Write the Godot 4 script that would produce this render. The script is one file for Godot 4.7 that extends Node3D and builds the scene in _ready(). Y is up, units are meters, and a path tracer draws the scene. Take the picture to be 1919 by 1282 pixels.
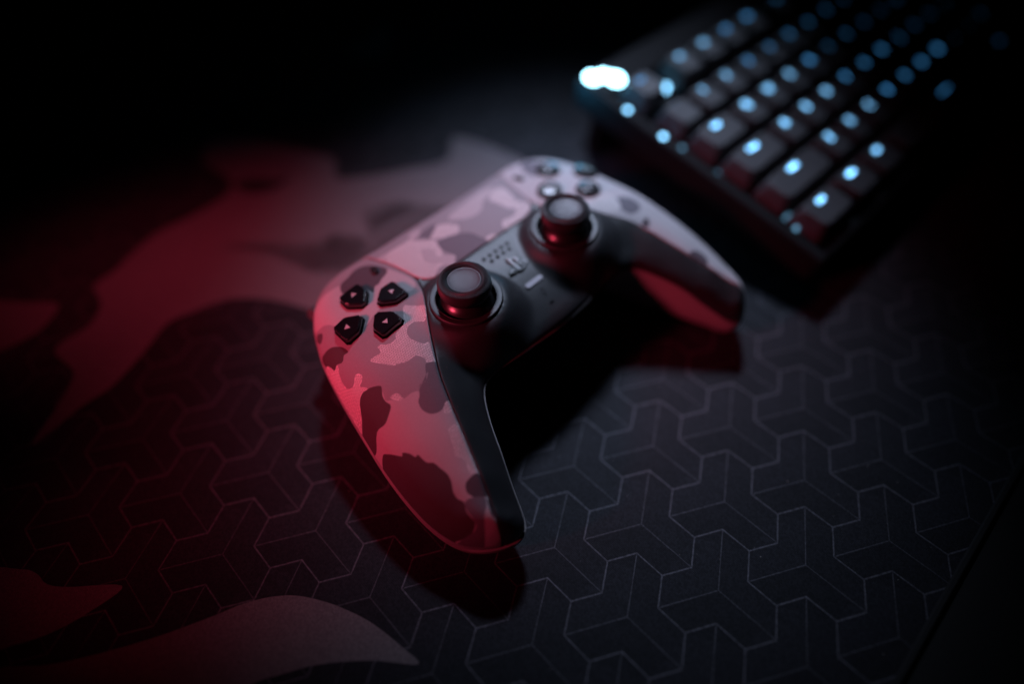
extends Node3D
# A grey camouflage gamepad on a printed desk mat beside a backlit keyboard, lit by a
# soft white lamp from behind and a red lamp from the side. Lengths are written in
# millimetres; the axes are the gamepad's own (x across it, z towards its grips).

const MM := 0.001
const PITCH := 19.05

# gamepad outline: x, z, height of the edge, radius of the edge (right half)
const CONTOUR = [
	[0, -29, 34, 8], [25, -29, 34, 8], [36, -29.5, 34, 8], [44, -30, 34, 9], [52, -28.5, 34, 9], [59.5, -24.5, 33.5, 9.5],
	[65, -18, 33, 10], [69, -10, 32, 11], [72.2, -2, 30, 12], [75.2, 10.6, 27, 13], [77.8, 25.4, 23, 14], [80, 39.2, 20, 14],
	[80.9, 51, 17, 14], [80.6, 61, 14, 13], [79, 69, 12, 12], [76.4, 74.6, 11, 10], [72.5, 79.5, 12, 8], [68, 83, 13, 6],
	[63.5, 85, 14, 4], [60, 84.5, 15, 3.5], [57.5, 81.5, 16, 3], [54, 73, 20.5, 3], [50.3, 64.6, 26, 3], [46, 55, 29.5, 3],
	[41.5, 47.5, 32, 3], [37, 43.6, 33, 3], [32, 42.8, 33, 3], [20, 44, 33.5, 3], [0, 45.5, 34, 3]]
# heights of its face (right half)
const CROWN = [
	[0, -24, 43.5], [0, -10, 45.5], [0, 4, 45.5], [25, -24, 43.5], [25, -8, 45.5], [30, 4, 45.5], [50, -18, 43.5], [50, 0, 45],
	[62, -8, 42.5], [66, 8, 41.5], [36, 12, 46], [43, 20, 46.5], [48, 33, 44.5], [57, 55, 37], [52.5, 44, 41], [62, 68, 32],
	[66.5, 80, 27.5], [64, 25, 43], [69, 40, 37.5], [70, 56, 32.5], [72, 68, 27.5], [0, 12, 45.6], [0, 22, 44.6], [0, 32, 42.2],
	[0, 42, 38], [20, 40, 37], [34, 38, 37.5], [40, 40, 37.5], [49, 55, 33], [54, 66, 29], [60, 79, 23], [25, 22, 43]]
# seam between a faceplate and what lies inside it (right half)
const SEAM = [
	[36.6, -30.4], [34.5, -23], [32, -15], [30.4, -7], [29.6, -2], [30.2, 2], [32, 6.7], [36.3, 13.8], [41.3, 21.5], [46.2, 29.7],
	[50.1, 36.6], [53.5, 45], [57.2, 55.2], [60.8, 65], [63.8, 72.8], [67, 80.2], [68, 83]]
const PAD_EDGE = [[29.6, -2], [28.4, 1.4], [25.6, 3.9], [21, 4.8]]
const CAMO_LEFT = [
	[1,-670,-139,-633,-202,-577,-211,-500,-192,-453,-203,-361,-172,-334,-116,-315,-49,-308,-4,-319,24,-347,34,-372,16,-412,17,-482,22,-507,26,-550,38,-598,13,-618,-50,-636,-95],
	[4,-518,-151,-499,-190,-453,-203,-411,-214,-369,-193,-338,-132,-350,-105,-382,-93,-405,-81,-422,-81,-443,-61,-448,-84,-464,-124,-499,-138],
	[1,-671,267,-677,301,-666,315,-656,330,-642,343,-626,348,-607,352,-589,365,-592,388,-545,445,-563,515,-611,665,-623,728,-652,794,-689,819,-747,770,-784,707,-806,614,-808,488,-793,345,-788,314,-758,316],
	[0,-419,81,-409,77,-401,81,-368,140,-406,185,-432,161,-459,161,-478,175,-487,199,-483,224,-469,251,-452,258,-474,303,-484,326,-506,312,-503,296,-509,279,-520,268,-538,266,-554,263,-574,249,-590,239,-613,197,-626,167,-624,158,-607,163,-590,168,-582,160,-579,143,-566,146,-549,166,-525,170,-504,152,-471,143,-440,110],
	[4,-671,-114,-661,-94,-664,-82,-675,-72,-686,-76,-683,-105],
	[5,-709,-39,-700,-32,-687,-23,-672,-8,-654,25,-649,52,-652,64,-666,57,-678,66,-688,64,-700,50,-710,56,-715,49,-715,33,-721,8,-716,-32],
	[0,-719,1,-715,33,-715,49,-699,55,-714,83,-723,108,-726,133,-721,151,-709,161,-689,148,-681,150,-676,158,-675,173,-686,184,-699,188,-690,215,-692,222,-703,211,-721,215,-729,216,-733,220,-745,234,-763,252,-778,255,-770,208,-763,148,-741,43,-745,40,-731,7],
	[5,-728,215,-711,209,-695,218,-682,228,-660,255,-665,269,-675,283,-679,302,-676,322,-684,332,-710,341,-725,341,-745,329,-761,333,-783,350,-791,333,-782,277,-776,241,-775,260,-755,250,-742,231],
	[0,-662,308,-647,311,-638,323,-637,343,-646,341,-658,325],
	[3,-527,338,-546,354,-565,355,-575,353,-597,377,-611,387,-618,410,-613,432,-601,447,-581,456,-558,452,-543,449,-534,443,-500,357,-480,331,-506,313,-520,319,-548,355,-568,353,-582,361],
	[0,-554,447,-535,451,-553,477,-574,466],
	[0,-592,509,-570,516,-562,524,-608,662,-623,663,-636,651,-627,623,-623,599,-635,582,-617,552,-611,529],
	[5,-778,382,-767,401,-755,428,-745,448,-738,444,-726,465,-720,487,-711,491,-708,524,-694,545,-690,568,-686,596,-691,620,-705,643,-708,665,-702,686,-713,709,-714,730,-715,749,-733,753,-756,740,-784,708,-800,695,-804,626,-809,562,-808,488,-801,397,-799,391],
	[4,-667,659,-650,656,-617,665,-632,722,-665,714,-676,693,-678,675],
	[3,-701,690,-680,697,-650,724,-661,744,-685,760,-727,793,-762,748,-790,690,-775,722,-731,755,-714,750,-711,711],
	[4,-645,734,-653,789,-669,777,-661,755]]
const CAMO_PAD = [
	[1,-360,-193,-190,-191,-157,-216,-116,-209,-125,-187,-171,-165,-120,-105,-133,-59,-149,-24,-122,14,-150,45,-186,19,-215,22,-243,40,-273,38,-301,5,-303,-46,-330,-132],
	[0,-195,-184,-167,-161,-120,-105,-133,-59,-149,-24,-168,-33,-156,-63,-182,-110,-215,-62,-220,-32,-196,0,-177,7,-186,19,-215,22,-243,40,-273,38,-301,5,-308,-104,-293,-181],
	[3,-145,-172,-120,-187,-54,-185,-100,-141,-123,-128],
	[0,-109,-139,-56,-166,-20,-143,-4,-111,-14,-86,-42,-71,-93,-97,-123,-126],
	[3,-113,-94,-46,-75,-1,-40,15,18,20,57,-144,59,-145,39,-122,14,-133,-28,-133,-59],
	[1,4,-172,110,-196,222,-205,262,-183,228,-164,163,-141,114,-104,50,-112],
	[0,191,-128,230,-161,275,-165,282,-125,259,-47,279,8,218,42,119,57,111,36,134,3,186,11,218,-13,202,-43,195,-97],
	[0,29,25,61,36,47,65,18,44]]
const CAMO_RIGHT = [
	[2,575,103,617,196,602,145,557,142],
	[3,541,232,592,247,607,290,578,329,521,326,510,281],
	[2,622,381,611,341],
	[4,660,554,662,519],
	[4,526,378,568,374,542,406,520,398],
	[4,588,576,633,584,642,628,602,654,589,593],
	[3,702,696],
	[3,481,-241,526,-194,515,-130,436,-107,428,-170],
	[0,454,157,532,185,541,232,510,281,458,263,430,209]]
const MAT_PRINT = [
	[1,-1648,-758,-1452,-796,-1305,-811,-1133,-890,-1008,-960,-896,-947,-782,-916,-708,-872,-627,-785,-564,-684,-526,-604,-471,-526,-279,-429,268,-310,876,-505,910,-638,897,-771,863,-952,792,-1101,628,-967,414,-1066,124,-1254,196,-1418,172,-1529,69,-1754,-32,-1935,-183,-2093,-320,-1958,-300,-1696,-378,-1583,-588,-1556,-786,-1560,-1034,-1454,-1138,-1428,-1165,-1290,-1253,-1201,-1409,-1170,-1401,-984,-1508,-871],
	[0,-599,-1246,-391,-1058,-240,-914,-167,-920,-41,-791,35,-929,103,-930,211,-878,301,-749,390,-602,178,-402,-129,-465,-185,-596,-289,-664,-375,-757,-409,-862,-461,-1040],
	[0,-303,-1633,-198,-1590,-125,-1494,-49,-1482,-159,-1438,-282,-1502],
	[1,-1079,867,-1086,788,-1107,680,-1142,585,-1186,500,-1239,426,-1304,371,-1377,330,-1454,300,-1602,235,-1740,161,-1871,79,-2046,-48,-2133,153,-1609,527,-1462,561,-1393,596,-1291,657,-1170,763],
	[1,-1948,-381,-1841,-294,-1808,-241,-1795,-180,-1748,-120,-1621,1,-1712,9,-1837,-15,-1941,-64,-2022,-128],
	[1,-1562,-1696,-1404,-1544,-1303,-1431,-1378,-1351,-1478,-1324,-1655,-1380],
	[1,924,-2366,1160,-2416,1331,-2507,1371,-2417,1202,-2228,1080,-2158,952,-2253]]

var contour: PackedVector2Array
var contour_e: PackedFloat32Array
var contour_r: PackedFloat32Array
var crown_at: PackedVector2Array
var crown_w: PackedFloat64Array
var rng := RandomNumberGenerator.new()


# ---------------------------------------------------------------- mesh helpers
class Shape:
	var v := PackedVector3Array()
	var n := PackedVector3Array()
	var uv := PackedVector2Array()
	var i := PackedInt32Array()

	func vert(p: Vector3, nn: Vector3, t := Vector2.ZERO) -> int:
		v.append(p); n.append(nn); uv.append(t)
		return v.size() - 1

	func tri(a: int, b: int, c: int) -> void:        # wound to face the way its normals point
		var g := (v[c] - v[a]).cross(v[b] - v[a])
		if g.dot(n[a] + n[b] + n[c]) < 0.0:
			i.append_array([a, c, b])
		else:
			i.append_array([a, b, c])

	func flat(a: Vector3, b: Vector3, c: Vector3, away: Vector3) -> void:   # one flat triangle turned from «away»
		var g := (c - a).cross(b - a).normalized()
		if g.dot((a + b + c) / 3.0 - away) < 0.0:
			g = -g
		tri(vert(a, g), vert(b, g), vert(c, g))

	func quad(a: Vector3, b: Vector3, c: Vector3, d: Vector3, away: Vector3) -> void:
		flat(a, b, c, away); flat(a, c, d, away)

	func mesh() -> ArrayMesh:
		var arr := []
		arr.resize(Mesh.ARRAY_MAX)
		arr[Mesh.ARRAY_VERTEX] = v
		arr[Mesh.ARRAY_NORMAL] = n
		arr[Mesh.ARRAY_TEX_UV] = uv
		arr[Mesh.ARRAY_INDEX] = i
		var m := ArrayMesh.new()
		m.add_surface_from_arrays(Mesh.PRIMITIVE_TRIANGLES, arr)
		return m


func put(s, called: String, mat: Material, parent: Node, at := Vector3.ZERO, turn := Basis.IDENTITY) -> MeshInstance3D:
	var o := MeshInstance3D.new()
	o.name = called
	o.mesh = s.mesh() if s is Shape else s
	o.material_override = mat
	o.transform = Transform3D(turn, at * MM)
	parent.add_child(o, true)
	return o


func thing(called: String, label: String, category: String) -> Node3D:
	var o := Node3D.new()
	o.name = called
	o.set_meta("label", label)
	o.set_meta("category", category)
	add_child(o, true)
	return o


func lathe(profile: Array, segs: int, knurl_from := -1, knurl_to := -1, depth := 0.0) -> Shape:
	var s := Shape.new()
	var m := profile.size()
	for k in m:
		var p := Vector2(profile[k][0], profile[k][1])
		var a := Vector2(profile[maxi(k - 1, 0)][0], profile[maxi(k - 1, 0)][1])
		var b := Vector2(profile[mini(k + 1, m - 1)][0], profile[mini(k + 1, m - 1)][1])
		var t := (b - a).normalized()
		var nn := Vector2(-t.y, t.x)
		for j in segs + 1:
			var an := TAU * j / segs
			var q := p
			if k >= knurl_from and k <= knurl_to and (k + j % segs) % 2 == 0:
				q -= nn * depth
			s.vert(Vector3(q.x * cos(an), q.y, q.x * sin(an)) * MM, Vector3(nn.x * cos(an), nn.y, nn.x * sin(an)).normalized(), Vector2(float(j) / segs, float(k) / m))
	for k in m - 1:
		for j in segs:
			var a := k * (segs + 1) + j
			s.tri(a, a + 1, a + segs + 2)
			s.tri(a, a + segs + 2, a + segs + 1)
	if depth > 0.0:                     # knurled: every facet keeps its own edge
		var f := Shape.new()
		for k in range(0, s.i.size(), 3):
			var away := (s.v[s.i[k]] + s.v[s.i[k + 1]] + s.v[s.i[k + 2]]) / 3.0 - s.n[s.i[k]]
			f.flat(s.v[s.i[k]], s.v[s.i[k + 1]], s.v[s.i[k + 2]], away)
		return f
	return s


func rounded(profile: Array) -> Array:          # a smooth line through the points of a profile
	var out := []
	for k in profile.size() - 1:
		var p := []
		for d in [-1, 0, 1, 2]:
			var e = profile[clampi(k + d, 0, profile.size() - 1)]
			p.append(Vector2(e[0], e[1]))
		for t in 4:
			var q: Vector2 = p[1].cubic_interpolate(p[2], p[0], p[3], t / 4.0)
			out.append([maxf(q.x, 0.0), q.y])
	out.append(profile[-1])
	return out


func inset(poly: PackedVector2Array, d: float) -> PackedVector2Array:     # moved inwards by d
	var out := PackedVector2Array()
	var m := poly.size()
	var area := 0.0
	for k in m:
		area += poly[k].cross(poly[(k + 1) % m])
	var turn := signf(area)
	for k in m:
		var a := (poly[k] - poly[(k + m - 1) % m]).normalized()
		var b := (poly[(k + 1) % m] - poly[k]).normalized()
		var na := Vector2(-a.y, a.x) * turn
		var nn := (na + Vector2(-b.y, b.x) * turn).normalized()
		out.append(poly[k] + nn * d / maxf(nn.dot(na), 0.5))
	return out


func prism(poly: PackedVector2Array, y0: float, y1: float, chamfer: float, steps := 1, dish := 0.0) -> Shape:
	var s := Shape.new()
	var rim := inset(poly, chamfer)
	var mid := Vector2.ZERO
	for p in poly:
		mid += p / poly.size()
	var heart := Vector3(mid.x, (y0 + y1) / 2.0, mid.y) * MM
	var m := poly.size()
	for k in m:
		var a := poly[k]; var b := poly[(k + 1) % m]
		var ya := y1 - chamfer
		s.quad(Vector3(a.x, y0, a.y) * MM, Vector3(b.x, y0, b.y) * MM, Vector3(b.x, ya, b.y) * MM, Vector3(a.x, ya, a.y) * MM, heart)
		for t in steps:                 # the edge rolls over in a few facets
			var c := a.lerp(rim[k], 1.0 - cos(PI / 2.0 * t / steps))
			var d := b.lerp(rim[(k + 1) % m], 1.0 - cos(PI / 2.0 * t / steps))
			var e := b.lerp(rim[(k + 1) % m], 1.0 - cos(PI / 2.0 * (t + 1) / steps))
			var f := a.lerp(rim[k], 1.0 - cos(PI / 2.0 * (t + 1) / steps))
			var yc := ya + chamfer * sin(PI / 2.0 * t / steps)
			var ye := ya + chamfer * sin(PI / 2.0 * (t + 1) / steps)
			s.quad(Vector3(c.x, yc, c.y) * MM, Vector3(d.x, yc, d.y) * MM, Vector3(e.x, ye, e.y) * MM, Vector3(f.x, ye, f.y) * MM, heart)
	if dish != 0.0:
		for k in m:
			s.flat(Vector3(rim[k].x, y1, rim[k].y) * MM, Vector3(rim[(k + 1) % m].x, y1, rim[(k + 1) % m].y) * MM, Vector3(mid.x, y1 + dish, mid.y) * MM, heart - Vector3.UP)
	else:
		var tris := Geometry2D.triangulate_polygon(rim)
		for k in range(0, tris.size(), 3):
			var a := rim[tris[k]]; var b := rim[tris[k + 1]]; var c := rim[tris[k + 2]]
			s.flat(Vector3(a.x, y1, a.y) * MM, Vector3(b.x, y1, b.y) * MM, Vector3(c.x, y1, c.y) * MM, heart - Vector3.UP)
	return s


func box(s: Shape, lo: Vector3, hi: Vector3, c: float) -> void:    # a box with chamfered edges
	var mid := (lo + hi) / 2.0
	var h := (hi - lo) / 2.0
	var at := func(x: float, y: float, z: float, k: int) -> Vector3:
		var q := Vector3(x * h.x, y * h.y, z * h.z)
		if k != 0: q.x -= x * c
		if k != 1: q.y -= y * c
		if k != 2: q.z -= z * c
		return (mid + q) * MM
	var heart := mid * MM
	for k in 3:
		for g in [-1.0, 1.0]:
			var e := []
			for f in [[-1.0, -1.0], [1.0, -1.0], [1.0, 1.0], [-1.0, 1.0]]:
				var w := [g, f[0], f[1]] if k == 0 else [f[0], g, f[1]] if k == 1 else [f[0], f[1], g]
				e.append(at.call(w[0], w[1], w[2], k))
			s.quad(e[0], e[1], e[2], e[3], heart)
	for f in [[-1.0, -1.0], [1.0, -1.0], [1.0, 1.0], [-1.0, 1.0]]:
		s.quad(at.call(f[0], f[1], -1.0, 0), at.call(f[0], f[1], 1.0, 0), at.call(f[0], f[1], 1.0, 1), at.call(f[0], f[1], -1.0, 1), heart)
		s.quad(at.call(f[0], -1.0, f[1], 0), at.call(f[0], 1.0, f[1], 0), at.call(f[0], 1.0, f[1], 2), at.call(f[0], -1.0, f[1], 2), heart)
		s.quad(at.call(-1.0, f[0], f[1], 1), at.call(1.0, f[0], f[1], 1), at.call(1.0, f[0], f[1], 2), at.call(-1.0, f[0], f[1], 2), heart)
		for g in [-1.0, 1.0]:
			s.flat(at.call(f[0], f[1], g, 0), at.call(f[0], f[1], g, 1), at.call(f[0], f[1], g, 2), heart)


func ring_poly(c: Vector2, r: float, m: int) -> PackedVector2Array:
	var out := PackedVector2Array()
	for k in m:
		out.append(c + Vector2(cos(TAU * k / m), sin(TAU * k / m)) * r)
	return out


func pill(length: float, width: float) -> PackedVector2Array:
	var out := PackedVector2Array()
	for side in [1.0, -1.0]:
		for k in 9:
			var a: float = -PI / 2.0 + PI * k / 8.0
			out.append(Vector2((length - width) / 2.0 + cos(a) * width / 2.0, sin(a) * width / 2.0) * side)
	return out


func smooth_open(pts: Array, n: int) -> PackedVector2Array:
	var out := PackedVector2Array()
	for k in pts.size() - 1:
		var p := []
		for d in [-1, 0, 1, 2]:
			var e = pts[clampi(k + d, 0, pts.size() - 1)]
			p.append(Vector2(e[0], e[1]))
		for t in n:
			out.append(p[1].cubic_interpolate(p[2], p[0], p[3], float(t) / n))
	out.append(Vector2(pts[-1][0], pts[-1][1]))
	return out


func smooth_closed(pts: PackedVector2Array, n: int) -> PackedVector2Array:
	var out := PackedVector2Array()
	var m := pts.size()
	for k in m:
		for t in n:
			out.append(pts[k].cubic_interpolate(pts[(k + 1) % m], pts[(k + m - 1) % m], pts[(k + 2) % m], float(t) / n))
	return out


func resample(poly: PackedVector2Array, step: float) -> PackedVector2Array:
	var total := 0.0
	var m := poly.size()
	for k in m:
		total += poly[k].distance_to(poly[(k + 1) % m])
	var count := int(total / step)
	var out := PackedVector2Array()
	var k := 0
	var gone := 0.0
	for j in count:
		var want := total * j / count
		while gone + poly[k % m].distance_to(poly[(k + 1) % m]) < want:
			gone += poly[k % m].distance_to(poly[(k + 1) % m])
			k += 1
		var span := poly[k % m].distance_to(poly[(k + 1) % m])
		out.append(poly[k % m].lerp(poly[(k + 1) % m], (want - gone) / maxf(span, 1e-6)))
	return out


# ---------------------------------------------------------------- the gamepad's surface
func prepare_surface() -> void:
	var full := CONTOUR.duplicate()
	for k in range(CONTOUR.size() - 2, 0, -1):
		full.append([-CONTOUR[k][0], CONTOUR[k][1], CONTOUR[k][2], CONTOUR[k][3]])
	var m := full.size()
	for k in m:
		for t in 4:
			var q := []
			for c in 4:
				var p0: float = full[(k + m - 1) % m][c]
				var p1: float = full[k][c]
				var p2: float = full[(k + 1) % m][c]
				var p3: float = full[(k + 2) % m][c]
				q.append(cubic_interpolate(p1, p2, p0, p3, t / 4.0))
			contour.append(Vector2(q[0], q[1]))
			contour_e.append(q[2])
			contour_r.append(q[3])
	var pts := []
	for p in CROWN:
		pts.append(p)
		if p[0] != 0:
			pts.append([-p[0], p[1], p[2]])
	for p in pts:
		crown_at.append(Vector2(p[0], p[1]))
	var n := pts.size()
	var a := []
	for r in n + 3:
		var row := PackedFloat64Array()
		row.resize(n + 4)
		for c in n:
			if r < n:
				row[c] = thin(crown_at[r].distance_squared_to(crown_at[c])) + (20.0 if r == c else 0.0)
			else:
				row[c] = [1.0, crown_at[c].x, crown_at[c].y][r - n]
		if r < n:
			row[n] = 1.0; row[n + 1] = crown_at[r].x; row[n + 2] = crown_at[r].y; row[n + 3] = pts[r][2]
		a.append(row)
	var size := n + 3
	for c in size:
		var best := c
		for r in range(c, size):
			if absf(a[r][c]) > absf(a[best][c]):
				best = r
		var keep = a[c]
		a[c] = a[best]
		a[best] = keep
		for r in range(c + 1, size):
			var f: float = a[r][c] / a[c][c]
			if f != 0.0:
				for k in range(c, size + 1):
					a[r][k] -= f * a[c][k]
	crown_w.resize(size)
	for r in range(size - 1, -1, -1):
		var sum: float = a[r][size]
		for k in range(r + 1, size):
			sum -= a[r][k] * crown_w[k]
		crown_w[r] = sum / a[r][r]


func thin(r2: float) -> float:
	return 0.5 * r2 * log(r2) if r2 > 1e-9 else 0.0


func crown(x: float, z: float) -> float:
	var n := crown_at.size()
	var h := crown_w[n] + crown_w[n + 1] * x + crown_w[n + 2] * z
	var p := Vector2(x, z)
	for k in n:
		h += crown_w[k] * thin(p.distance_squared_to(crown_at[k]))
	var r := Vector2(absf(x) - 25.0, z - 22.0).length()
	var w := 5.0 + 5.5 * clampf((z - 16.0) / 18.0, 0.0, 1.0)
	return h + (maxf(48.4, h) - h) * smoothstep(0.0, 1.0, (13.0 + w - r) / w)


func edge(x: float, z: float) -> Vector3:       # distance to the outline (below 0 outside), its height and radius there
	var p := Vector2(x, z)
	var best := 1e9
	var e := 0.0
	var rr := 1.0
	var m := contour.size()
	for k in m:
		var a := contour[k]
		var b := contour[(k + 1) % m]
		var d := b - a
		var t := clampf((p - a).dot(d) / d.length_squared(), 0.0, 1.0)
		var q := p.distance_squared_to(a + d * t)
		if q < best:
			best = q
			e = lerpf(contour_e[k], contour_e[(k + 1) % m], t)
			rr = lerpf(contour_r[k], contour_r[(k + 1) % m], t)
	return Vector3(sqrt(best) * (1.0 if Geometry2D.is_point_in_polygon(p, contour) else -1.0), e, rr)


func face_height(x: float, z: float) -> float:
	var g := edge(x, z)
	var k := clampf(g.x / g.z, 0.0, 1.0)
	return g.y + (crown(x, z) - g.y) * sqrt(1.0 - (1.0 - k) * (1.0 - k))


func under_height(x: float, z: float) -> float:
	var g := edge(x, z)
	var grip := smoothstep(28.0, 44.0, absf(x))
	var k := clampf((g.x + 0.32) / lerpf(17.0, 13.0, grip), 0.0, 1.0)
	var low := smoothstep(34.0, 56.0, absf(x)) * smoothstep(-5.0, 30.0, z)
	return lerpf(g.y - 0.32, lerpf(13.0, 0.05, low), lerpf(k, sqrt(1.0 - (1.0 - k) * (1.0 - k)), grip))


func skin(outer: PackedVector2Array, holes: Array, height: Callable, up: bool, bevel: float, skirt: float, step: float, box_uv: Rect2) -> Shape:
	# a sheet over a flat outline, lifted to «height», with a rolled edge and a wall round it
	var s := Shape.new()
	var pts := PackedVector2Array()
	var depth := PackedFloat32Array()
	var tris := PackedInt32Array()
	var rings := [0.0, 0.05, 0.18, 0.4, 0.75, 1.25]
	var cores := []
	var walls := []
	var loops := [outer]
	loops.append_array(holes)
	for l in loops.size():
		var loop := resample(loops[l], 0.8)
		var m := loop.size()
		var first := pts.size()
		for d in rings:
			var moved := inset(loop, d if l == 0 else -d)
			for p in moved:
				pts.append(p)
				depth.append(bevel * (1.0 - sqrt(1.0 - pow(1.0 - minf(d / 0.6, 1.0), 2.0))))
			if d == rings[-1]:
				cores.append(moved)
		for k in rings.size() - 1:
			for j in m:
				var a: int = first + k * m + j
				var b: int = first + k * m + (j + 1) % m
				tris.append_array([a, b, b + m, a, b + m, a + m])
		walls.append([first, m])
	var inner := PackedVector2Array()
	var back := PackedInt32Array()
	for w in walls:
		for j in w[1]:
			var at: int = w[0] + (rings.size() - 1) * w[1] + j
			inner.append(pts[at])
			back.append(at)
	var lo := cores[0][0] as Vector2
	var hi := lo
	for p in cores[0]:
		lo = lo.min(p); hi = hi.max(p)
	var near := {}
	for p in inner:
		near[Vector2i((p / step).floor())] = true
	var row := 0
	var z := lo.y
	while z < hi.y:
		var x := lo.x + (step * 0.5 if row % 2 else 0.0)
		while x < hi.x:
			var p := Vector2(x, z)
			x += step
			if not Geometry2D.is_point_in_polygon(p, cores[0]):
				continue
			var ok := true
			for h in range(1, cores.size()):
				if Geometry2D.is_point_in_polygon(p, cores[h]):
					ok = false
			if ok and near_any(p, near, inner, step):
				ok = false
			if ok:
				inner.append(p)
				back.append(pts.size())
				pts.append(p)
				depth.append(0.0)
		z += step * 0.866
		row += 1
	var del := Geometry2D.triangulate_delaunay(inner)
	for k in range(0, del.size(), 3):
		var c := (inner[del[k]] + inner[del[k + 1]] + inner[del[k + 2]]) / 3.0
		if not Geometry2D.is_point_in_polygon(c, cores[0]):
			continue
		var ok := true
		for h in range(1, cores.size()):
			if Geometry2D.is_point_in_polygon(c, cores[h]):
				ok = false
		if ok:
			tris.append_array([back[del[k]], back[del[k + 1]], back[del[k + 2]]])
	var sign_ := 1.0 if up else -1.0
	for k in pts.size():
		var p := pts[k]
		var y: float = height.call(p.x, p.y) - depth[k] * sign_
		s.vert(Vector3(p.x, y, p.y) * MM, Vector3.ZERO, (p - box_uv.position) / box_uv.size)
	for k in range(0, tris.size(), 3):
		var a := tris[k]; var b := tris[k + 1]; var c := tris[k + 2]
		var g := (s.v[c] - s.v[a]).cross(s.v[b] - s.v[a])
		if g.y * sign_ < 0.0:
			g = -g
		s.n[a] += g; s.n[b] += g; s.n[c] += g
	for k in s.n.size():
		s.n[k] = s.n[k].normalized() if s.n[k].length_squared() > 0.0 else Vector3.UP * sign_
	for k in range(0, tris.size(), 3):
		s.tri(tris[k], tris[k + 1], tris[k + 2])
	for l in walls.size():
		for j in walls[l][1]:
			var a := s.v[walls[l][0] + j]
			var b := s.v[walls[l][0] + (j + 1) % walls[l][1]]
			var drop := Vector3(0, skirt * sign_ * MM, 0)
			var inside := s.v[walls[l][0] + 3 * walls[l][1] + j]
			inside.y = a.y - drop.y / 2.0
			s.quad(a, b, b - drop, a - drop, inside if l == 0 else a * 2.0 - inside)
	return s


func near_any(p: Vector2, cells: Dictionary, pts: PackedVector2Array, step: float) -> bool:
	var c := Vector2i((p / step).floor())
	var any := false
	for dx in [-1, 0, 1]:
		for dz in [-1, 0, 1]:
			if cells.has(c + Vector2i(dx, dz)):
				any = true
	if not any:
		return false
	var lim := step * step * 0.42
	for q in pts:
		if absf(q.x - p.x) < step and p.distance_squared_to(q) < lim:
			return true
	return false


func slope(x: float, z: float) -> Basis:        # upright on the face at that point
	var dx := (face_height(x + 1.5, z) - face_height(x - 1.5, z)) / 3.0
	var dz := (face_height(x, z + 1.5) - face_height(x, z - 1.5)) / 3.0
	var y := Vector3(-dx, 1.0, -dz).normalized()
	var xx := Vector3(1, dx, 0)
	xx = (xx - y * xx.dot(y)).normalized()
	return Basis(xx, y, xx.cross(y))


func on_face(x: float, z: float, lift := 0.0) -> Vector3:
	return Vector3(x, face_height(x, z) + lift, z)


# ---------------------------------------------------------------- materials
func plain(r: float, g: float, b: float, rough: float) -> StandardMaterial3D:   # linear base colour
	var m := StandardMaterial3D.new()
	m.albedo_color = Color(r, g, b).linear_to_srgb()
	m.roughness = rough
	return m


func glow(c: Color, energy: float) -> StandardMaterial3D:
	var m := plain(0.02, 0.02, 0.02, 0.6)
	m.emission_enabled = true
	m.emission = c
	m.emission_energy_multiplier = energy
	return m


func grain(freq: float, strength: float, seed_: int, size := 512) -> NoiseTexture2D:
	var f := FastNoiseLite.new()
	f.seed = seed_
	f.frequency = freq
	f.noise_type = FastNoiseLite.TYPE_SIMPLEX
	f.fractal_octaves = 3
	var t := NoiseTexture2D.new()
	t.width = size; t.height = size
	t.seamless = true
	t.as_normal_map = true
	t.bump_strength = strength
	t.noise = f
	return t


func fill(img: Image, poly: PackedVector2Array, c: Color) -> void:      # scanline fill of a polygon given in pixels
	var w := img.get_width()
	var h := img.get_height()
	var y0 := h; var y1 := 0
	for p in poly:
		y0 = mini(y0, int(p.y)); y1 = maxi(y1, int(p.y) + 1)
	for y in range(maxi(y0, 0), mini(y1, h)):
		var xs := []
		var yy := y + 0.5
		for k in poly.size():
			var a := poly[k]
			var b := poly[(k + 1) % poly.size()]
			if (a.y > yy) != (b.y > yy):
				xs.append(a.x + (yy - a.y) / (b.y - a.y) * (b.x - a.x))
		xs.sort()
		for k in range(0, xs.size() - 1, 2):
			var x0 := clampi(roundi(xs[k]), 0, w)
			var x1 := clampi(roundi(xs[k + 1]), 0, w)
			if x1 > x0:
				img.fill_rect(Rect2i(x0, y, x1 - x0, 1), c)


const TONES = [[0.60, 0.54, 0.555], [0.37, 0.335, 0.35], [0.24, 0.225, 0.24], [0.135, 0.12, 0.14], [0.080, 0.064, 0.076], [0.066, 0.050, 0.056]]

func tone(k: int, f := 1.0) -> Color:
	return Color(TONES[k][0] * f, TONES[k][1] * f, TONES[k][2] * f).linear_to_srgb()


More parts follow.
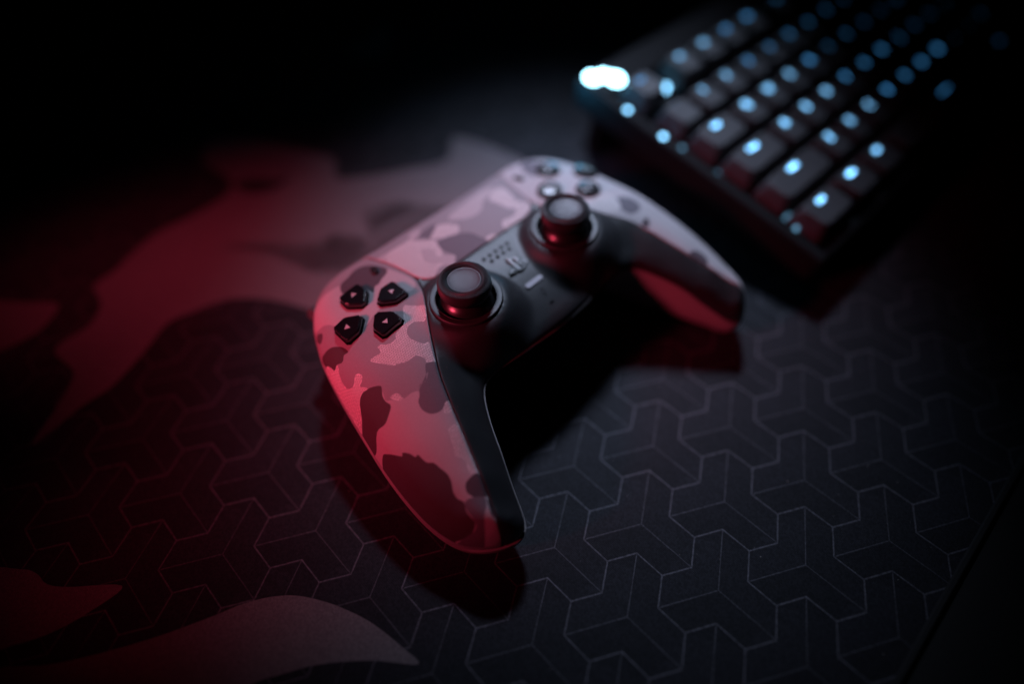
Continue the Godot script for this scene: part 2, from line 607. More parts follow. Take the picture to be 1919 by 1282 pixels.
func camo(patches: Array, base: int, area: Rect2, seed_: int) -> StandardMaterial3D:
	var px := 12.0
	var w := int(area.size.x * px)
	var h := int(area.size.y * px)
	var img := Image.create(w, h, false, Image.FORMAT_RGB8)
	var mask := Image.create(w, h, false, Image.FORMAT_L8)
	var bump := Image.create(w, h, false, Image.FORMAT_L8)
	img.fill(tone(base))
	bump.fill(Color(0.5, 0.5, 0.5))
	for p in patches:
		var poly := PackedVector2Array()
		for k in range(1, p.size() - 1, 2):
			poly.append((Vector2(p[k], p[k + 1]) / 10.0 - area.position) * px)
		poly = smooth_closed(poly, 6)
		fill(img, poly, tone(p[0]))
		fill(mask, poly, Color.WHITE if p[0] == 0 else Color.BLACK)
	var r := RandomNumberGenerator.new()
	r.seed = seed_
	# the palest patches carry a close print of tiny rings, crosses, squares and triangles
	var dim := tone(0, 0.4)
	var y := 6
	while y < h - 8:
		var x := 6 + (5 if (y / 11) % 2 else 0)
		while x < w - 8:
			if mask.get_pixel(x, y).r > 0.5:
				var kind := r.randi() % 4
				for dy in range(-4, 5):
					for dx in range(-4, 5):
						var d := Vector2(dx, dy)
						var on := false
						match kind:
							0: on = absf(d.length() - 2.8) < 1.2
							1: on = absf(absf(dx) - absf(dy)) < 1.1
							2: on = maxi(absi(dx), absi(dy)) in [2, 3]
							3: on = dy >= 2 and dy < 4 or absf(absf(dx) - (dy + 4) * 0.5) < 1.0
						if on and mask.get_pixel(clampi(x + dx, 0, w - 1), clampi(y + dy, 0, h - 1)).r > 0.5:
							img.set_pixel(x + dx, y + dy, dim)
							bump.set_pixel(x + dx, y + dy, Color(0.15, 0.15, 0.15))
			x += 10
		y += 10
	for k in w * h / 9:         # fine tooth of the moulded plastic
		var bx := r.randi() % w
		var by := r.randi() % h
		var c := bump.get_pixel(bx, by).r + r.randf_range(-0.2, 0.2)
		bump.set_pixel(bx, by, Color(c, c, c))
	for k in w * h / 5:         # and its uneven pigment
		var bx := r.randi() % w
		var by := r.randi() % h
		var f := r.randf_range(0.86, 1.14)
		var c := img.get_pixel(bx, by)
		img.set_pixel(bx, by, Color(c.r * f, c.g * f, c.b * f))
	bump.convert(Image.FORMAT_RGBA8)
	bump.bump_map_to_normal_map(1.2)
	var m := StandardMaterial3D.new()
	m.albedo_texture = ImageTexture.create_from_image(img)
	m.roughness = 0.6
	m.metallic_specular = 0.22
	m.normal_enabled = true
	m.normal_texture = ImageTexture.create_from_image(bump)
	m.normal_scale = 0.6
	return m


# ---------------------------------------------------------------- the mat
const TILE := Vector2(53.69, 31.0)
const LATTICE := Vector2(-52.96, 91.59)

func weave(t: Image, base: float, lift: float, bump: bool, uneven := 1.0) -> void:
	var w := t.get_width()
	var h := t.get_height()
	var r := RandomNumberGenerator.new()
	r.seed = 77
	var knots := PackedFloat32Array()       # threads differ from stitch to stitch
	for k in 98 * 56:
		knots.append(r.randf_range(0.62, 1.38))
	for y in h:
		for x in w:
			var u := float(x) / w * 98.0
			var v := float(y) / h * 56.0
			var over := (int(u) + int(v)) % 2 == 0
			var f := sin(PI * fposmod(u, 1.0)) if over else sin(PI * fposmod(v, 1.0))
			f = 0.45 + 0.55 * f
			if bump:
				t.set_pixel(x, y, Color(f, f, f))
			else:
				var c := t.get_pixel(x, y)
				var g := (base + lift * f + r.randf_range(-0.1, 0.1)) * lerpf(1.0, knots[int(v) % 56 * 98 + int(u) % 98], uneven)
				t.set_pixel(x, y, Color(c.r * g, c.g * g, c.b * g))


func line(img: Image, a: Vector2, b: Vector2, half: float, c: Color) -> void:
	var w := img.get_width()
	var h := img.get_height()
	var px := w / TILE.x
	a *= px; b *= px; half *= px
	var lo := a.min(b) - Vector2.ONE * (half + 2.0)
	var hi := a.max(b) + Vector2.ONE * (half + 2.0)
	for y in range(int(lo.y), int(hi.y) + 1):
		for x in range(int(lo.x), int(hi.x) + 1):
			var q := Vector2(x + 0.5, y + 0.5)
			var d := q.distance_to(Geometry2D.get_closest_point_to_segment(q, a, b))
			var f := clampf(half - d + 0.5, 0.0, 1.0)
			if f > 0.0:
				var xx := posmod(x, w)
				var yy := posmod(y, h)
				img.set_pixel(xx, yy, img.get_pixel(xx, yy).lerp(c, f))


func mat_materials() -> Array:
	var w := 1180
	var h := 681
	var img := Image.create(w, h, false, Image.FORMAT_RGBF)
	var base := Color(0.0112, 0.0116, 0.0148)
	img.fill(base)
	var px := w / TILE.x
	var up := Vector2(26.9, -15.5)
	var lf := Vector2(-26.85, -15.5)
	var dn := Vector2(0, 31.0)
	var dirs := [up, lf, dn]
	var cells := []
	for i in range(-2, 3):
		for j in range(-2, 4):
			cells.append(Vector2(i * TILE.x / 2.0, j * TILE.y + (TILE.y / 2.0 if posmod(i, 2) == 1 else 0.0)))
	for c in cells:                     # the three leaves of each motif, printed in slightly different blacks
		for k in 3:
			var a: Vector2 = dirs[k]
			var b: Vector2 = dirs[(k + 1) % 3]
			var f: float = [1.22, 0.92, 1.06][k]
			var leaf := PackedVector2Array([c, c + a * 0.667, c + a * 0.667 + b * 0.333, c + (a + b) * 0.333 + b * 0.334, c + b * 0.667])
			var flat := PackedVector2Array()
			for p in leaf:
				flat.append(p * px)
			fill(img, flat, Color(base.r * f, base.g * f, base.b * f))
	for c in cells:
		for k in 3:
			var a: Vector2 = dirs[k]
			line(img, c, c + a * 0.667, 0.16, Color(0.052, 0.051, 0.060))
			for o in [1, 2]:
				line(img, c + a * 0.667, c + a * 0.667 + dirs[(k + o) % 3] * 0.333, 0.23, Color(0.072, 0.070, 0.082))
	weave(img, 0.3, 1.0, false)
	var bump := Image.create(w, h, false, Image.FORMAT_RGBA8)
	weave(bump, 0, 0, true)
	bump.bump_map_to_normal_map(2.0)
	var tex := ImageTexture.create_from_image(to_srgb(img))
	var nrm := ImageTexture.create_from_image(bump)
	var ink := Image.create(w, h, false, Image.FORMAT_RGBF)
	ink.fill(Color(0.14, 0.122, 0.127))
	weave(ink, 0.5, 0.72, false, 0.45)
	var out := []
	for t in [tex, ImageTexture.create_from_image(to_srgb(ink))]:
		var m := StandardMaterial3D.new()
		m.albedo_texture = t
		m.roughness = 0.8
		m.metallic_specular = 0.35
		m.normal_enabled = true
		m.normal_texture = nrm
		m.normal_scale = 0.9
		out.append(m)
	return out


func to_srgb(img: Image) -> Image:
	var out := Image.create(img.get_width(), img.get_height(), false, Image.FORMAT_RGB8)
	for y in img.get_height():
		for x in img.get_width():
			out.set_pixel(x, y, img.get_pixel(x, y).linear_to_srgb())
	return out


func mat_uv(p: Vector2) -> Vector2:
	return (p - LATTICE) / TILE


func build_mat() -> void:
	var desk_top := Shape.new()
	box(desk_top, Vector3(-900, -33, -1000), Vector3(900, -3, 420), 1.5)
	var desk := put(desk_top, "desk", plain(0.006, 0.006, 0.006, 0.6), self)
	desk.set_meta("kind", "structure")
	var mats := mat_materials()
	var mat := thing("desk_mat", "large black cloth desk mat printed with fine interlocking hexagon lines and pale brush shapes", "desk mat")
	var s := Shape.new()
	var lo := Vector2(-420, -640)
	var hi := Vector2(560, 190)
	var c := [Vector2(lo.x, lo.y), Vector2(hi.x, lo.y), Vector2(hi.x, hi.y), Vector2(lo.x, hi.y)]
	for p in c:
		s.vert(Vector3(p.x, 0, p.y) * MM, Vector3.UP, mat_uv(p))
	s.tri(0, 1, 2); s.tri(0, 2, 3)
	for k in 4:
		var a: Vector2 = c[k]
		var b: Vector2 = c[(k + 1) % 4]
		s.quad(Vector3(a.x, 0, a.y) * MM, Vector3(b.x, 0, b.y) * MM, Vector3(b.x, -3, b.y) * MM, Vector3(a.x, -3, a.y) * MM, Vector3(70, -1, -200) * MM)
	put(s, "cloth", mats[0], mat)
	var hem := Shape.new()
	box(hem, Vector3(lo.x, -2.8, hi.y - 1.6), Vector3(hi.x, 0.5, hi.y + 0.6), 0.5)
	put(hem, "stitched_edge", plain(0.012, 0.012, 0.013, 0.85), mat)
	var light := []
	var dark := []
	for p in MAT_PRINT:
		var poly := PackedVector2Array()
		for k in range(1, p.size() - 1, 2):
			poly.append(Vector2(p[k], p[k + 1]) / 10.0)
		poly = smooth_closed(poly, 5)
		(light if p[0] == 1 else dark).append(poly)
	for poly in light:
		var left := [poly]
		for d in dark:
			var next := []
			for q in left:
				next.append_array(Geometry2D.clip_polygons(q, d))
			left = next
		# a cut that lies wholly inside comes back as a hole, wound the other way: join it to its outline
		var solid := []
		var holes := []
		for q in left:
			(holes if Geometry2D.is_polygon_clockwise(q) != Geometry2D.is_polygon_clockwise(left[0]) else solid).append(q)
		var sh := Shape.new()
		for q in solid:
			var ring: PackedVector2Array = q
			for hole in holes:
				ring = bridge(ring, hole)
			var tris := Geometry2D.triangulate_polygon(ring)
			var at := sh.v.size()
			for p in ring:
				sh.vert(Vector3(p.x, 0.06, p.y) * MM, Vector3.UP, mat_uv(p))
			for k in range(0, tris.size(), 3):
				sh.tri(at + tris[k], at + tris[k + 1], at + tris[k + 2])
		if sh.i.size():
			put(sh, "printed_brush_shape", mats[1], mat)
	# lint and dust
	var lint := Shape.new()
	for k in 130:
		var p := Vector3(rng.randf_range(-170, 130), 0.1, rng.randf_range(20, 185))
		if Geometry2D.is_point_in_polygon(Vector2(p.x, p.z), contour):
			continue
		var d := Vector3(rng.randf_range(-1, 1), 0, rng.randf_range(-1, 1)).normalized() * rng.randf_range(0.08, 0.24)
		var e := Vector3(-d.z, 0, d.x) * rng.randf_range(0.3, 0.8)
		var top := p + Vector3(0, 0.15, 0)
		for q in [[p - d, p + e], [p + e, p + d], [p + d, p - e], [p - e, p - d]]:
			lint.flat(q[0] * MM, q[1] * MM, top * MM, (p - Vector3.UP) * MM)
	for k in 46:
		var x := rng.randf_range(-66, -20)
		var z := rng.randf_range(2, 62)
		var p := on_face(x, z, 0.02)
		var d := Vector3(rng.randf_range(-1, 1), 0, rng.randf_range(-1, 1)).normalized() * rng.randf_range(0.05, 0.13)
		var e := Vector3(-d.z, 0, d.x) * rng.randf_range(0.4, 0.9)
		if Geometry2D.is_point_in_polygon(Vector2(x, z), contour) and Vector2(x + 25, z - 22).length() > 14.0:
			for q in [[p - d, p + e], [p + e, p + d], [p + d, p - e], [p - e, p - d]]:
				lint.flat(q[0] * MM, q[1] * MM, (p + Vector3(0, 0.1, 0)) * MM, (p - Vector3.UP) * MM)
	var dust := put(lint, "dust", plain(0.42, 0.36, 0.33, 0.9), self)
	dust.set_meta("kind", "stuff")
	dust.set_meta("label", "pale specks of dust scattered over the black mat and the controller")
	dust.set_meta("category", "dust")


func bridge(ring: PackedVector2Array, hole: PackedVector2Array) -> PackedVector2Array:
	var bi := 0; var bj := 0; var best := 1e9
	for i in ring.size():
		for j in hole.size():
			var d := ring[i].distance_squared_to(hole[j])
			if d < best:
				best = d; bi = i; bj = j
	if not Geometry2D.is_point_in_polygon(hole[0], ring):
		return ring
	var out := ring.slice(0, bi + 1)
	for j in hole.size() + 1:
		out.append(hole[(bj + j) % hole.size()])
	out.append_array(ring.slice(bi))
	return out


# ---------------------------------------------------------------- the gamepad
func build_gamepad() -> void:
	var g := thing("game_controller", "grey camouflage game controller with two black thumbsticks lying on the mat", "game controller")
	var black := plain(0.018, 0.0185, 0.021, 0.48)
	black.normal_enabled = true
	black.normal_texture = grain(0.35, 3.0, 5)
	black.normal_scale = 0.12
	black.uv1_triplanar = true
	black.uv1_scale = Vector3(60, 60, 60)
	var shell := plain(0.27, 0.245, 0.25, 0.5)
	var gloss := plain(0.006, 0.006, 0.008, 0.2)
	gloss.clearcoat_enabled = true
	gloss.clearcoat_roughness = 0.05
	var smoky := plain(0.012, 0.012, 0.014, 0.26)
	var mark := plain(0.42, 0.40, 0.42, 0.5)
	var deep := plain(0.003, 0.003, 0.003, 0.9)
	deep.metallic_specular = 0.05
	var rubber := plain(0.028, 0.028, 0.031, 0.55)
	var dish_mat := plain(0.07, 0.073, 0.082, 0.36)
	dish_mat.normal_enabled = true
	dish_mat.normal_texture = grain(0.5, 5.0, 9)
	dish_mat.normal_scale = 0.3
	dish_mat.uv1_triplanar = true
	dish_mat.uv1_scale = Vector3(110, 110, 110)
	var m := contour.size()
	var at_plate := 2 * 4 + 1           # first outline point of the right faceplate
	var at_tip := 17 * 4
	var seam := smooth_open(SEAM, 6)
	var seam_head := smooth_open(SEAM.slice(0, 5), 6)
	# faceplates
	var right_poly := PackedVector2Array()
	for k in range(at_plate, at_tip + 1):
		right_poly.append(contour[k])
	for k in range(seam.size() - 2, 0, -1):
		right_poly.append(seam[k])
	var left_poly := PackedVector2Array()
	for p in right_poly:
		left_poly.append(Vector2(-p.x, p.y))
	var area_left := Rect2(-83, -32, 56, 118)
	var area_right := Rect2(27, -32, 56, 118)
	put(skin(inset(right_poly, 0.17), [], face_height, true, 0.35, 2.4, 1.7, area_right), "faceplate", camo(CAMO_RIGHT, 1, area_right, 3), g)
	put(skin(inset(left_poly, 0.17), [], face_height, true, 0.35, 2.4, 1.7, area_left), "faceplate", camo(CAMO_LEFT, 2, area_left, 4), g)
	# touchpad
	var half := PackedVector2Array()
	for p in seam_head:
		half.append(p)
	var corner := smooth_open(PAD_EDGE, 4)
	for k in range(1, corner.size()):
		half.append(corner[k])
	var pad := PackedVector2Array()
	for k in range(m - 8, m):
		pad.append(contour[k])
	for k in range(0, 9):
		pad.append(contour[k])
	for k in range(1, half.size()):
		pad.append(half[k])
	for k in range(half.size() - 1, 0, -1):
		pad.append(Vector2(-half[k].x, half[k].y))
	var area_pad := Rect2(-40, -33, 80, 42)
	put(skin(inset(pad, 0.17), [], func(x, z): return face_height(x, z) + 0.25, true, 0.45, 2.4, 1.7, area_pad), "touchpad", camo(CAMO_PAD, 2, area_pad, 6), g)
	# black trim between them, with the wells of the thumbsticks
	var trim := PackedVector2Array()
	for k in range(at_tip, m - at_tip + 1):
		trim.append(contour[k])
	var tail := seam.slice(5 * 6)
	for k in range(tail.size() - 2, -1, -1):
		trim.append(Vector2(-tail[k].x, tail[k].y))
	for k in range(2, corner.size()):
		trim.append(Vector2(-corner[k].x, corner[k].y))
	for k in range(corner.size() - 1, 1, -1):
		trim.append(corner[k])
	for k in range(0, tail.size() - 1):
		trim.append(tail[k])
	var wells := [ring_poly(Vector2(25, 22), 10.9, 72), ring_poly(Vector2(-25, 22), 10.9, 72)]
	put(skin(inset(trim, 0.17), wells, face_height, true, 0.3, 2.4, 1.5, Rect2(0, 0, 1, 1)), "trim", black, g)
	# back shell
	var back := skin(inset(contour, -0.32), [], under_height, false, 0.0, 0.0, 2.2, Rect2(0, 0, 1, 1))
	var lip_out := inset(contour, -0.32)
	var lip_in := inset(contour, 0.3)
	for k in m:
		var j := (k + 1) % m
		back.quad(Vector3(lip_out[k].x, contour_e[k] - 0.3, lip_out[k].y) * MM, Vector3(lip_out[j].x, contour_e[j] - 0.3, lip_out[j].y) * MM, Vector3(lip_in[j].x, contour_e[j] - 0.1, lip_in[j].y) * MM, Vector3(lip_in[k].x, contour_e[k] - 0.1, lip_in[k].y) * MM, Vector3(contour[k].x, contour_e[k] - 5.0, contour[k].y) * MM)
	put(back, "back_shell", shell, g)
	# triggers behind the shoulders
	for sx in [-1.0, 1.0]:
		var tr := Shape.new()
		box(tr, Vector3(-11, -13, -7), Vector3(11, 9, 7), 4.0)
		put(tr, "trigger", black, g, Vector3(sx * 50, 14, -26))
		var sb := Shape.new()
		box(sb, Vector3(-12, -2.5, -4), Vector3(12, 3, 5), 2.2)
		put(sb, "shoulder_button", black, g, Vector3(sx * 50, 27.5, -28))
	# thumbsticks
	for sx in [1.0, -1.0]:
		var c := Vector3(sx * 25.0, 0, 22)
		put(lathe(rounded([[10.5, 44.0], [10.5, 49.0], [10.62, 49.3], [10.9, 49.42], [12.1, 49.5], [12.55, 49.35], [12.75, 48.9], [12.85, 47.9]]), 96), "stick_ring", plain(0.02, 0.02, 0.022, 0.5), g, c)
		put(lathe([[0.0, 37.0], [10.9, 37.0], [11.0, 48.0]], 48), "stick_well", deep, g, c)
		var st := Node3D.new()
		st.name = "thumbstick"
		g.add_child(st, true)
		st.position = c * MM
		var ball := plain(0.012, 0.012, 0.013, 0.3)
		ball.metallic_specular = 1.0
		put(lathe(rounded([[10.2, 41.0], [10.1, 44.5], [9.6, 46.8], [8.4, 49.2], [7.2, 50.5], [6.0, 51.3], [4.8, 51.8], [4.0, 52.3], [3.9, 53.0]]), 72), "ball_dome", ball, st)
		put(lathe(rounded([[3.5, 51.8], [5.6, 51.9], [7.2, 52.2], [8.3, 52.9], [8.9, 54.3], [9.0, 55.8], [8.75, 57.2], [8.1, 58.0], [7.2, 58.3], [6.5, 58.05], [6.0, 57.5]]), 100, 8, 38, 0.2), "grip_rim", rubber, st)
		put(lathe(rounded([[6.05, 57.45], [5.7, 57.75], [5.35, 57.8], [4.6, 57.55], [3.0, 57.25], [1.2, 57.15], [0.0, 57.15]]), 72), "thumb_dish", dish_mat, st)
	# direction buttons
	var shape5 := PackedVector2Array([Vector2(-3.2, -4.9), Vector2(3.2, -4.9), Vector2(4.1, -4.2), Vector2(4.25, -0.2), Vector2(3.7, 0.9), Vector2(0.9, 4.1), Vector2(-0.9, 4.1), Vector2(-3.7, 0.9), Vector2(-4.25, -0.2), Vector2(-4.1, -4.2)])
	for k in shape5.size():
		shape5[k] *= 1.06
	var arrow := PackedVector2Array([Vector2(-1.15, 0.75), Vector2(0, -1.05), Vector2(1.15, 0.75)])
	var well5 := PackedVector2Array()
	for p in inset(shape5, -0.5):
		well5.append(p)
	for k in 4:
		var a := k * PI / 2.0
		var x: float = -50.2 - sin(a) * 8.15
		var z: float = 0.5 - cos(a) * 8.15
		var turn := slope(x, z) * Basis(Vector3.UP, a)
		var b := put(prism(shape5, -1.5, 2.1, 0.7, 6), "direction_button", gloss, g, on_face(x, z), turn)
		put(prism(arrow, 0.0, 0.05, 0.01), "arrow_mark", mark, b, Vector3(0, 2.12, -1.6))
		put(prism(well5, -1.5, 0.12, 0.1), "button_recess", deep, g, on_face(x, z), turn)
	# action buttons
	for k in 4:
		var a := k * PI / 2.0
		var x: float = 50.2 + sin(a) * 11.0
		var z: float = 0.9 - cos(a) * 11.0
		var turn := slope(x, z)
		var b := put(lathe(rounded([[4.6, -1.5], [4.6, 1.3], [4.4, 1.8], [3.9, 2.05], [2.0, 2.25], [0.0, 2.3]]), 48), "action_button", smoky, g, on_face(x, z), turn)
		put(lathe([[5.2, -1.0], [5.2, 0.14], [4.4, 0.16]], 48), "button_recess", deep, g, on_face(x, z), turn)
		var sy := Shape.new()
		var strokes := []
		match k:
			0: strokes = [[Vector2(-1.9, 1.3), Vector2(1.9, 1.3)], [Vector2(-1.9, 1.3), Vector2(0, -1.9)], [Vector2(1.9, 1.3), Vector2(0, -1.9)]]
			1:
				var ring := ring_poly(Vector2.ZERO, 1.9, 20)
				for j in 20:
					strokes.append([ring[j], ring[(j + 1) % 20]])
			2: strokes = [[Vector2(-1.5, -1.5), Vector2(1.5, 1.5)], [Vector2(-1.5, 1.5), Vector2(1.5, -1.5)]]
			3: strokes = [[Vector2(-1.6, -1.6), Vector2(1.6, -1.6)], [Vector2(1.6, -1.6), Vector2(1.6, 1.6)], [Vector2(1.6, 1.6), Vector2(-1.6, 1.6)], [Vector2(-1.6, 1.6), Vector2(-1.6, -1.6)]]
		for q in strokes:
			var d: Vector2 = (q[1] - q[0]).normalized() * 0.22
			var e := Vector2(-d.y, d.x)
			var r4 := []
			for w in [q[0] - d + e, q[1] + d + e, q[1] + d - e, q[0] - d - e]:
				r4.append(Vector3(w.x, 2.33, w.y) * MM)
			sy.quad(r4[0], r4[1], r4[2], r4[3], Vector3(0, -1, 0))
		put(sy, "symbol_mark", mark, b)
	# create and options buttons
	for sx in [-1.0, 1.0]:
		put(prism(pill(5.2, 2.5), -1.0, 0.7, 0.35), "option_button", plain(0.02, 0.012, 0.014, 0.25), g, on_face(sx * 37.3, -14.9), slope(sx * 37.3, -14.9) * Basis(Vector3.UP, -sx * 1.25))
	# home button: an upright letter standing on a lying one
	var home := Node3D.new()
	home.name = "home_button"
	g.add_child(home, true)
	home.transform = Transform3D(slope(0.6, 20), on_face(0.6, 20) * MM)
	for q in LOGO:
		var poly := PackedVector2Array()
		for k in range(0, q.size(), 2):
			poly.append(Vector2(q[k] - 50.0, q[k + 1] - 40.0) * 0.098)
		put(prism(poly, -0.5, 0.95, 0.12), "emblem_piece", plain(0.05, 0.055, 0.06, 0.3), home)
		put(prism(inset(poly, -0.28), -0.5, 0.2, 0.03), "emblem_recess", deep, home)
	# mute button, its lamp window, microphone and speaker holes
	put(prism(pill(8.4, 2.1), -0.5, 0.4, 0.2), "mute_button", plain(0.44, 0.41, 0.45, 0.45), g, on_face(0.6, 29.6), slope(0.6, 29.6))
	put(prism(pill(1.5, 2.6), -0.5, 0.18, 0.03), "lamp_window", plain(0.10, 0.09, 0.11, 0.3), g, on_face(0.6, 34.2), slope(0.6, 34.2))
	put(prism(pill(1.9, 0.7), -0.5, 0.15, 0.02), "microphone_hole", deep, g, on_face(0.3, 38.9), slope(0.3, 38.9))
	for k in 9:
		var x: float = (k - 2) * 2.95 if k < 5 else (k - 6.5) * 2.95
		var z := 10.3 if k < 5 else 12.9
		put(prism(ring_poly(Vector2.ZERO, 0.82, 16), -0.5, 0.14, 0.02), "speaker_hole", deep, g, on_face(x, z), slope(x, z))


const LOGO = [
	[37, 3, 50, 7, 63, 11, 72, 18, 75, 28, 71, 38, 63, 41, 54, 37, 54, 31, 59, 32, 61, 29, 60, 20, 56, 16, 50, 15, 50, 77, 37, 72],
	[34, 47, 34, 54, 14, 61, 11, 64, 15, 66, 24, 64, 34, 60, 34, 67, 22, 70, 8, 68, 1, 63, 5, 57, 15, 53],
	[54, 46, 68, 43, 84, 45, 96, 51, 98, 57, 90, 62, 54, 75, 54, 67, 80, 58, 83, 55, 79, 53, 70, 53, 54, 58]]


# ---------------------------------------------------------------- the keyboard
# each row: v, then [legend, centre in key widths, width, emission step, vignette falloff along the row painted in]
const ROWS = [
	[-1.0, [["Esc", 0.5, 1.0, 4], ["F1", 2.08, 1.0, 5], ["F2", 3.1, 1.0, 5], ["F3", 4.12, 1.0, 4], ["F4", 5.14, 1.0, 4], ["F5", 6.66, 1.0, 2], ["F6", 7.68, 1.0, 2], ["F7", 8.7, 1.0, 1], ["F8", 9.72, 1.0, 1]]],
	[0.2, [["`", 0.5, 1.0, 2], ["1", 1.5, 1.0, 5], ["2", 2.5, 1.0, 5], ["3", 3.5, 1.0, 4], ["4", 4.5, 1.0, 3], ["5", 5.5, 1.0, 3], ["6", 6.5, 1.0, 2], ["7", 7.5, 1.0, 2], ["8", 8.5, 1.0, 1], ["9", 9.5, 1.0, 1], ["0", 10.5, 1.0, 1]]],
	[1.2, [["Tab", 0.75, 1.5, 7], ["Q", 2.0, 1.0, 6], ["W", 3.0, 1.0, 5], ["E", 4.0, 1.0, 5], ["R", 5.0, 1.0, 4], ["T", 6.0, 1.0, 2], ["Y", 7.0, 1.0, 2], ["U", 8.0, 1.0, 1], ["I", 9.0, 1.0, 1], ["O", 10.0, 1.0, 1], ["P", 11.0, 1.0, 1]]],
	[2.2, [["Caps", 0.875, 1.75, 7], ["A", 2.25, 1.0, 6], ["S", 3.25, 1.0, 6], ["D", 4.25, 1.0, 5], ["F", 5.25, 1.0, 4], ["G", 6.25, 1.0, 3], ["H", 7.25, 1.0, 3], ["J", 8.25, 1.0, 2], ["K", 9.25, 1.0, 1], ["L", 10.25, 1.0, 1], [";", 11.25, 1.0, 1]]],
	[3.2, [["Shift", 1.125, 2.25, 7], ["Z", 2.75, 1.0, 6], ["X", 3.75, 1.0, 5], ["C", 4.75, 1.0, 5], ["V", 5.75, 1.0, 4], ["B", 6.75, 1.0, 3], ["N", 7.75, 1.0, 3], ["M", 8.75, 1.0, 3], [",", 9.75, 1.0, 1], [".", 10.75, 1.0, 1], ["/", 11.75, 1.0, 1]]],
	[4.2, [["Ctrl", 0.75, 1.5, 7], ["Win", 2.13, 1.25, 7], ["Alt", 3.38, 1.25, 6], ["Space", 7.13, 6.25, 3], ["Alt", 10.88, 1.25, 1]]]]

func keycap(w: float) -> Shape:
	var s := Shape.new()
	var base := w * PITCH / 2.0 - 0.5
	var top := w * PITCH / 2.0 - 2.9
	var rings := []
	for q in [[base, 9.0, -9.6], [top + 0.5, 6.9, -0.7], [top, 6.5, -0.15], [top - 0.6, 5.9, 0.0]]:
		var ring := []
		for c in 16:
			var a := TAU * (c + 0.5) / 16.0
			var e := 0.16 if q[2] > -9.0 else 0.10
			ring.append(Vector3(q[0] * signf(cos(a)) * pow(absf(cos(a)), e * 2.0), q[2], q[1] * signf(sin(a)) * pow(absf(sin(a)), e * 2.0)) * MM)
		rings.append(ring)
	var heart := Vector3(0, -5, 0) * MM
	for k in 3:
		for c in 16:
			s.quad(rings[k][c], rings[k][(c + 1) % 16], rings[k + 1][(c + 1) % 16], rings[k + 1][c], heart)
	for c in 16:
		s.flat(rings[3][c], rings[3][(c + 1) % 16], Vector3(0, -0.25, 0) * MM, Vector3(0, -50, 0) * MM)
	return s


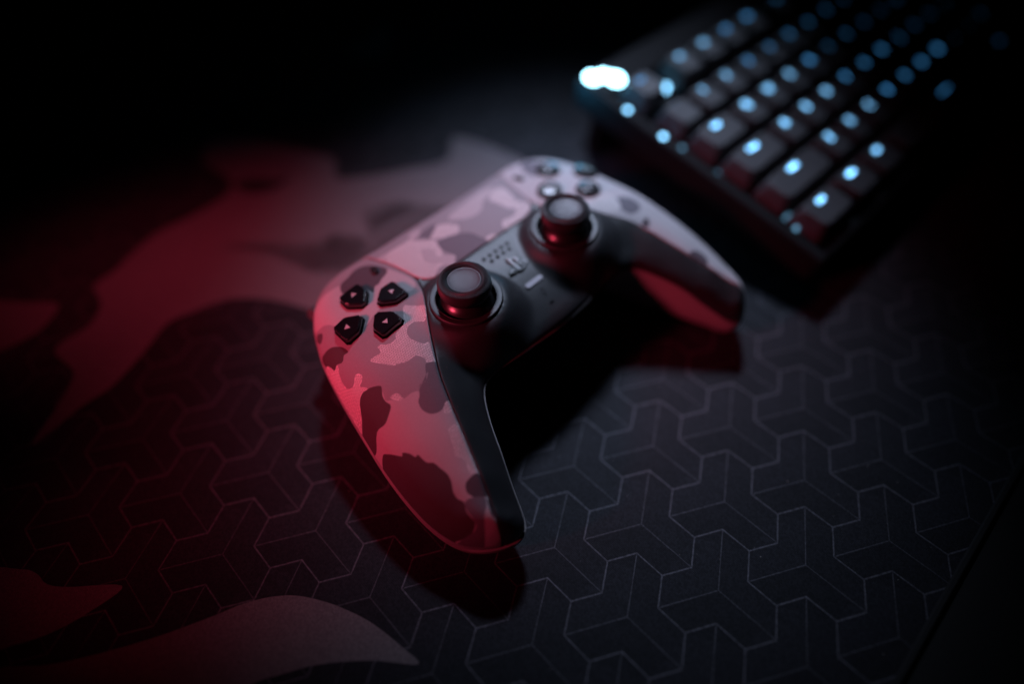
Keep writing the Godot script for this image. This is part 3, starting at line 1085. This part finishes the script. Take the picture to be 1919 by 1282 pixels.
func build_keyboard() -> void:
	var kb := thing("keyboard", "black mechanical keyboard with glowing ice blue letters on its keys", "keyboard")
	var ux := Vector3(19.04761, 0, 0.30155).normalized()
	var vz := Vector3(-0.29638, -3.51316, 18.72091).normalized()
	kb.transform = Transform3D(Basis(ux, vz.cross(ux), vz), Vector3(115.28, 46.58, 1.80) * MM)
	var case_mat := plain(0.007, 0.007, 0.008, 0.75)
	case_mat.metallic_specular = 0.25
	var p := PITCH
	var body := Shape.new()
	box(body, Vector3(-0.38 * p, -23, -2.5 * p), Vector3(19.0 * p, -11.5, 5.0 * p), 2.0)
	put(body, "case", case_mat, kb)
	var rails := [[-0.38, 0.0 - 0.04, -2.5, 5.0], [18.6, 19.0, -2.5, 5.0], [-0.05, 18.61, -2.5, -1.56], [-0.05, 18.61, 4.76, 5.0]]
	for r in rails:
		var s := Shape.new()
		box(s, Vector3(r[0] * p, -13, r[2] * p), Vector3(r[1] * p, -7.6 if r != rails[2] else -7.4, r[3] * p), 0.8)
		put(s, "case_rail", case_mat, kb)
	for u in [1.0, 17.5]:
		var s := Shape.new()
		box(s, Vector3(-14, -53, -5), Vector3(14, -22, 3), 1.0)
		put(s, "folding_foot", case_mat, kb, Vector3(u * p, 0, -1.95 * p))
		var f := Shape.new()
		box(f, Vector3(-12, -3.6, -3), Vector3(12, 2.0, 3), 0.4)
		put(f, "rubber_foot", case_mat, kb, Vector3(u * p, -24.0, 4.6 * p))
	var cap_mat := plain(0.05, 0.053, 0.058, 0.6)
	cap_mat.normal_enabled = true
	cap_mat.normal_texture = grain(0.4, 3.0, 21)
	cap_mat.normal_scale = 0.15
	cap_mat.uv1_triplanar = true
	cap_mat.uv1_scale = Vector3(70, 70, 70)
	var caps := {}
	var lamps := []
	for e in [0.0, 0.09, 0.22, 0.5, 1.0, 2.0, 3.3, 5.0]:  # falloff put into the emission: far legends dimmer and bluer, near ones whiter
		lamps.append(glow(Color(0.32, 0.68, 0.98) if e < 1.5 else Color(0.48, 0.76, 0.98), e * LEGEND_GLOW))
	var font := SystemFont.new()
	font.font_names = PackedStringArray(["Droid Sans"])
	font.font_weight = 700
	for row in ROWS:
		for k in row[1]:
			if not caps.has(k[2]):
				caps[k[2]] = keycap(k[2]).mesh()
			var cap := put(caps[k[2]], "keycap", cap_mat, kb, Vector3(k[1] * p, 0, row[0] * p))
			var long: bool = k[0].length() > 2
			if k[0] == "Space":
				var bar := Shape.new()
				box(bar, Vector3(-4.5, -0.2, -0.45), Vector3(4.5, 0.06, 0.45), 0.02)
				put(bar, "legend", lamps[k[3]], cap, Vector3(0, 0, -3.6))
				continue
			var t := TextMesh.new()
			t.text = k[0]
			t.font = font
			t.font_size = 24
			t.pixel_size = (0.000125 if long else 0.00021 if k[0].length() == 1 else 0.00015)
			t.depth = 0.0002
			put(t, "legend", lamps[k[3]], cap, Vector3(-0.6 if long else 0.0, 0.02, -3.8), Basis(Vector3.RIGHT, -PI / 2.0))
	# lamps that show along the edge and between the keys
	for q in [[-0.2, -0.9, -7.5, 1.3, 5.0], [-0.2, 0.26, -7.5, 1.3, 5.0], [1.45, -0.95, -9.0, 1.3, 5.0], [-0.13, 0.8, -7.5, 1.1, 0.5], [0.03, 1.83, -9.5, 1.2, 0.4], [0.3, 3.72, -9.8, 1.5, 0.35], [0.0, 4.05, -7.5, 0.9, 0.6]]:
		put(lathe(rounded([[q[3], -2.5], [q[3], 0.0], [q[3] * 0.7, 0.5], [0.0, 0.7]]), 20), "edge_lamp", glow(Color(0.52, 0.80, 0.98), q[4] * LEGEND_GLOW), kb, Vector3(q[0] * p, q[2], q[1] * p))
	for q in [[-0.04, -2.26, 3.8], [0.42, -1.88, 4.4], [0.27, -2.14, 3.4]]:  # third one added beside the pair to fill out their bloom
		put(lathe(rounded([[q[2], -2.0], [q[2], 0.3], [q[2] * 0.8, 0.9], [0.0, 1.2]]), 28), "status_lamp", glow(Color(0.62, 0.90, 1.0), 14.0), kb, Vector3(q[0] * p, -7.4, q[1] * p))
	var o := OmniLight3D.new()
	o.name = "status_lamp_light"
	o.light_color = Color(0.35, 0.78, 1.0)
	o.light_energy = STATUS_ENERGY
	o.light_size = 0.003
	o.shadow_enabled = true
	kb.add_child(o)
	o.position = Vector3(-0.75 * p, -6.0, -2.3 * p) * MM


# ---------------------------------------------------------------- everything
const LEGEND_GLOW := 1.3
const STATUS_ENERGY := 0.0009

func lamp(called: String, at: Vector3, aim: Vector3, c: Color, energy: float, angle: float, size: float) -> void:
	var l := SpotLight3D.new()
	l.name = called
	l.light_color = c
	l.light_energy = energy
	l.spot_angle = angle
	l.spot_angle_attenuation = 1.0
	l.spot_range = 3.0
	l.spot_attenuation = 2.0
	l.light_size = size
	l.shadow_enabled = true
	add_child(l)
	l.look_at_from_position(at * MM, aim * MM)


func _ready() -> void:
	rng.seed = 11
	var cam := Camera3D.new()
	cam.name = "camera"
	add_child(cam)
	cam.transform = Transform3D(Basis(Vector3(0.711183, -0.019905, 0.702725), Vector3(0.563543, 0.613739, -0.552941), Vector3(-0.420284, 0.789258, 0.447698)).orthonormalized(), Vector3(-111.196, 205.963, 136.060) * MM)
	var eye := CameraAttributesPhysical.new()
	eye.frustum_focal_length = 21.62
	eye.frustum_near = 0.01
	eye.frustum_far = 20.0
	eye.frustum_focus_distance = 0.2035
	eye.exposure_aperture = 1.45
	cam.attributes = eye
	cam.fov = 58.0636
	cam.near = 0.01
	cam.far = 20.0
	cam.current = true
	var env := Environment.new()
	env.background_mode = Environment.BG_COLOR
	env.background_color = Color.BLACK
	env.tonemap_mode = Environment.TONE_MAPPER_LINEAR
	env.tonemap_exposure = 1.0
	env.sdfgi_enabled = true
	env.ssao_enabled = true
	env.ssil_enabled = true
	var we := WorldEnvironment.new()
	we.name = "surroundings"
	we.environment = env
	add_child(we)
	lamp("white_lamp", Vector3(400, 690, -370), Vector3(46, 0, 16), Color(0.81, 0.87, 1.0), 2.0, 6.9, 0.09)
	lamp("red_lamp", Vector3(-515, 290, -122), Vector3(-22, 10, 6), Color(1.0, 0.28, 0.40), 0.43, 9.0, 0.045)
	lamp("red_lamp_001", Vector3(-420, 330, -430), Vector3(-40, 0, -92), Color(1.0, 0.28, 0.40), 0.24, 8.6, 0.04)  # added spot, reddens the print behind the gamepad on the left
	prepare_surface()
	build_mat()
	build_gamepad()
	build_keyboard()
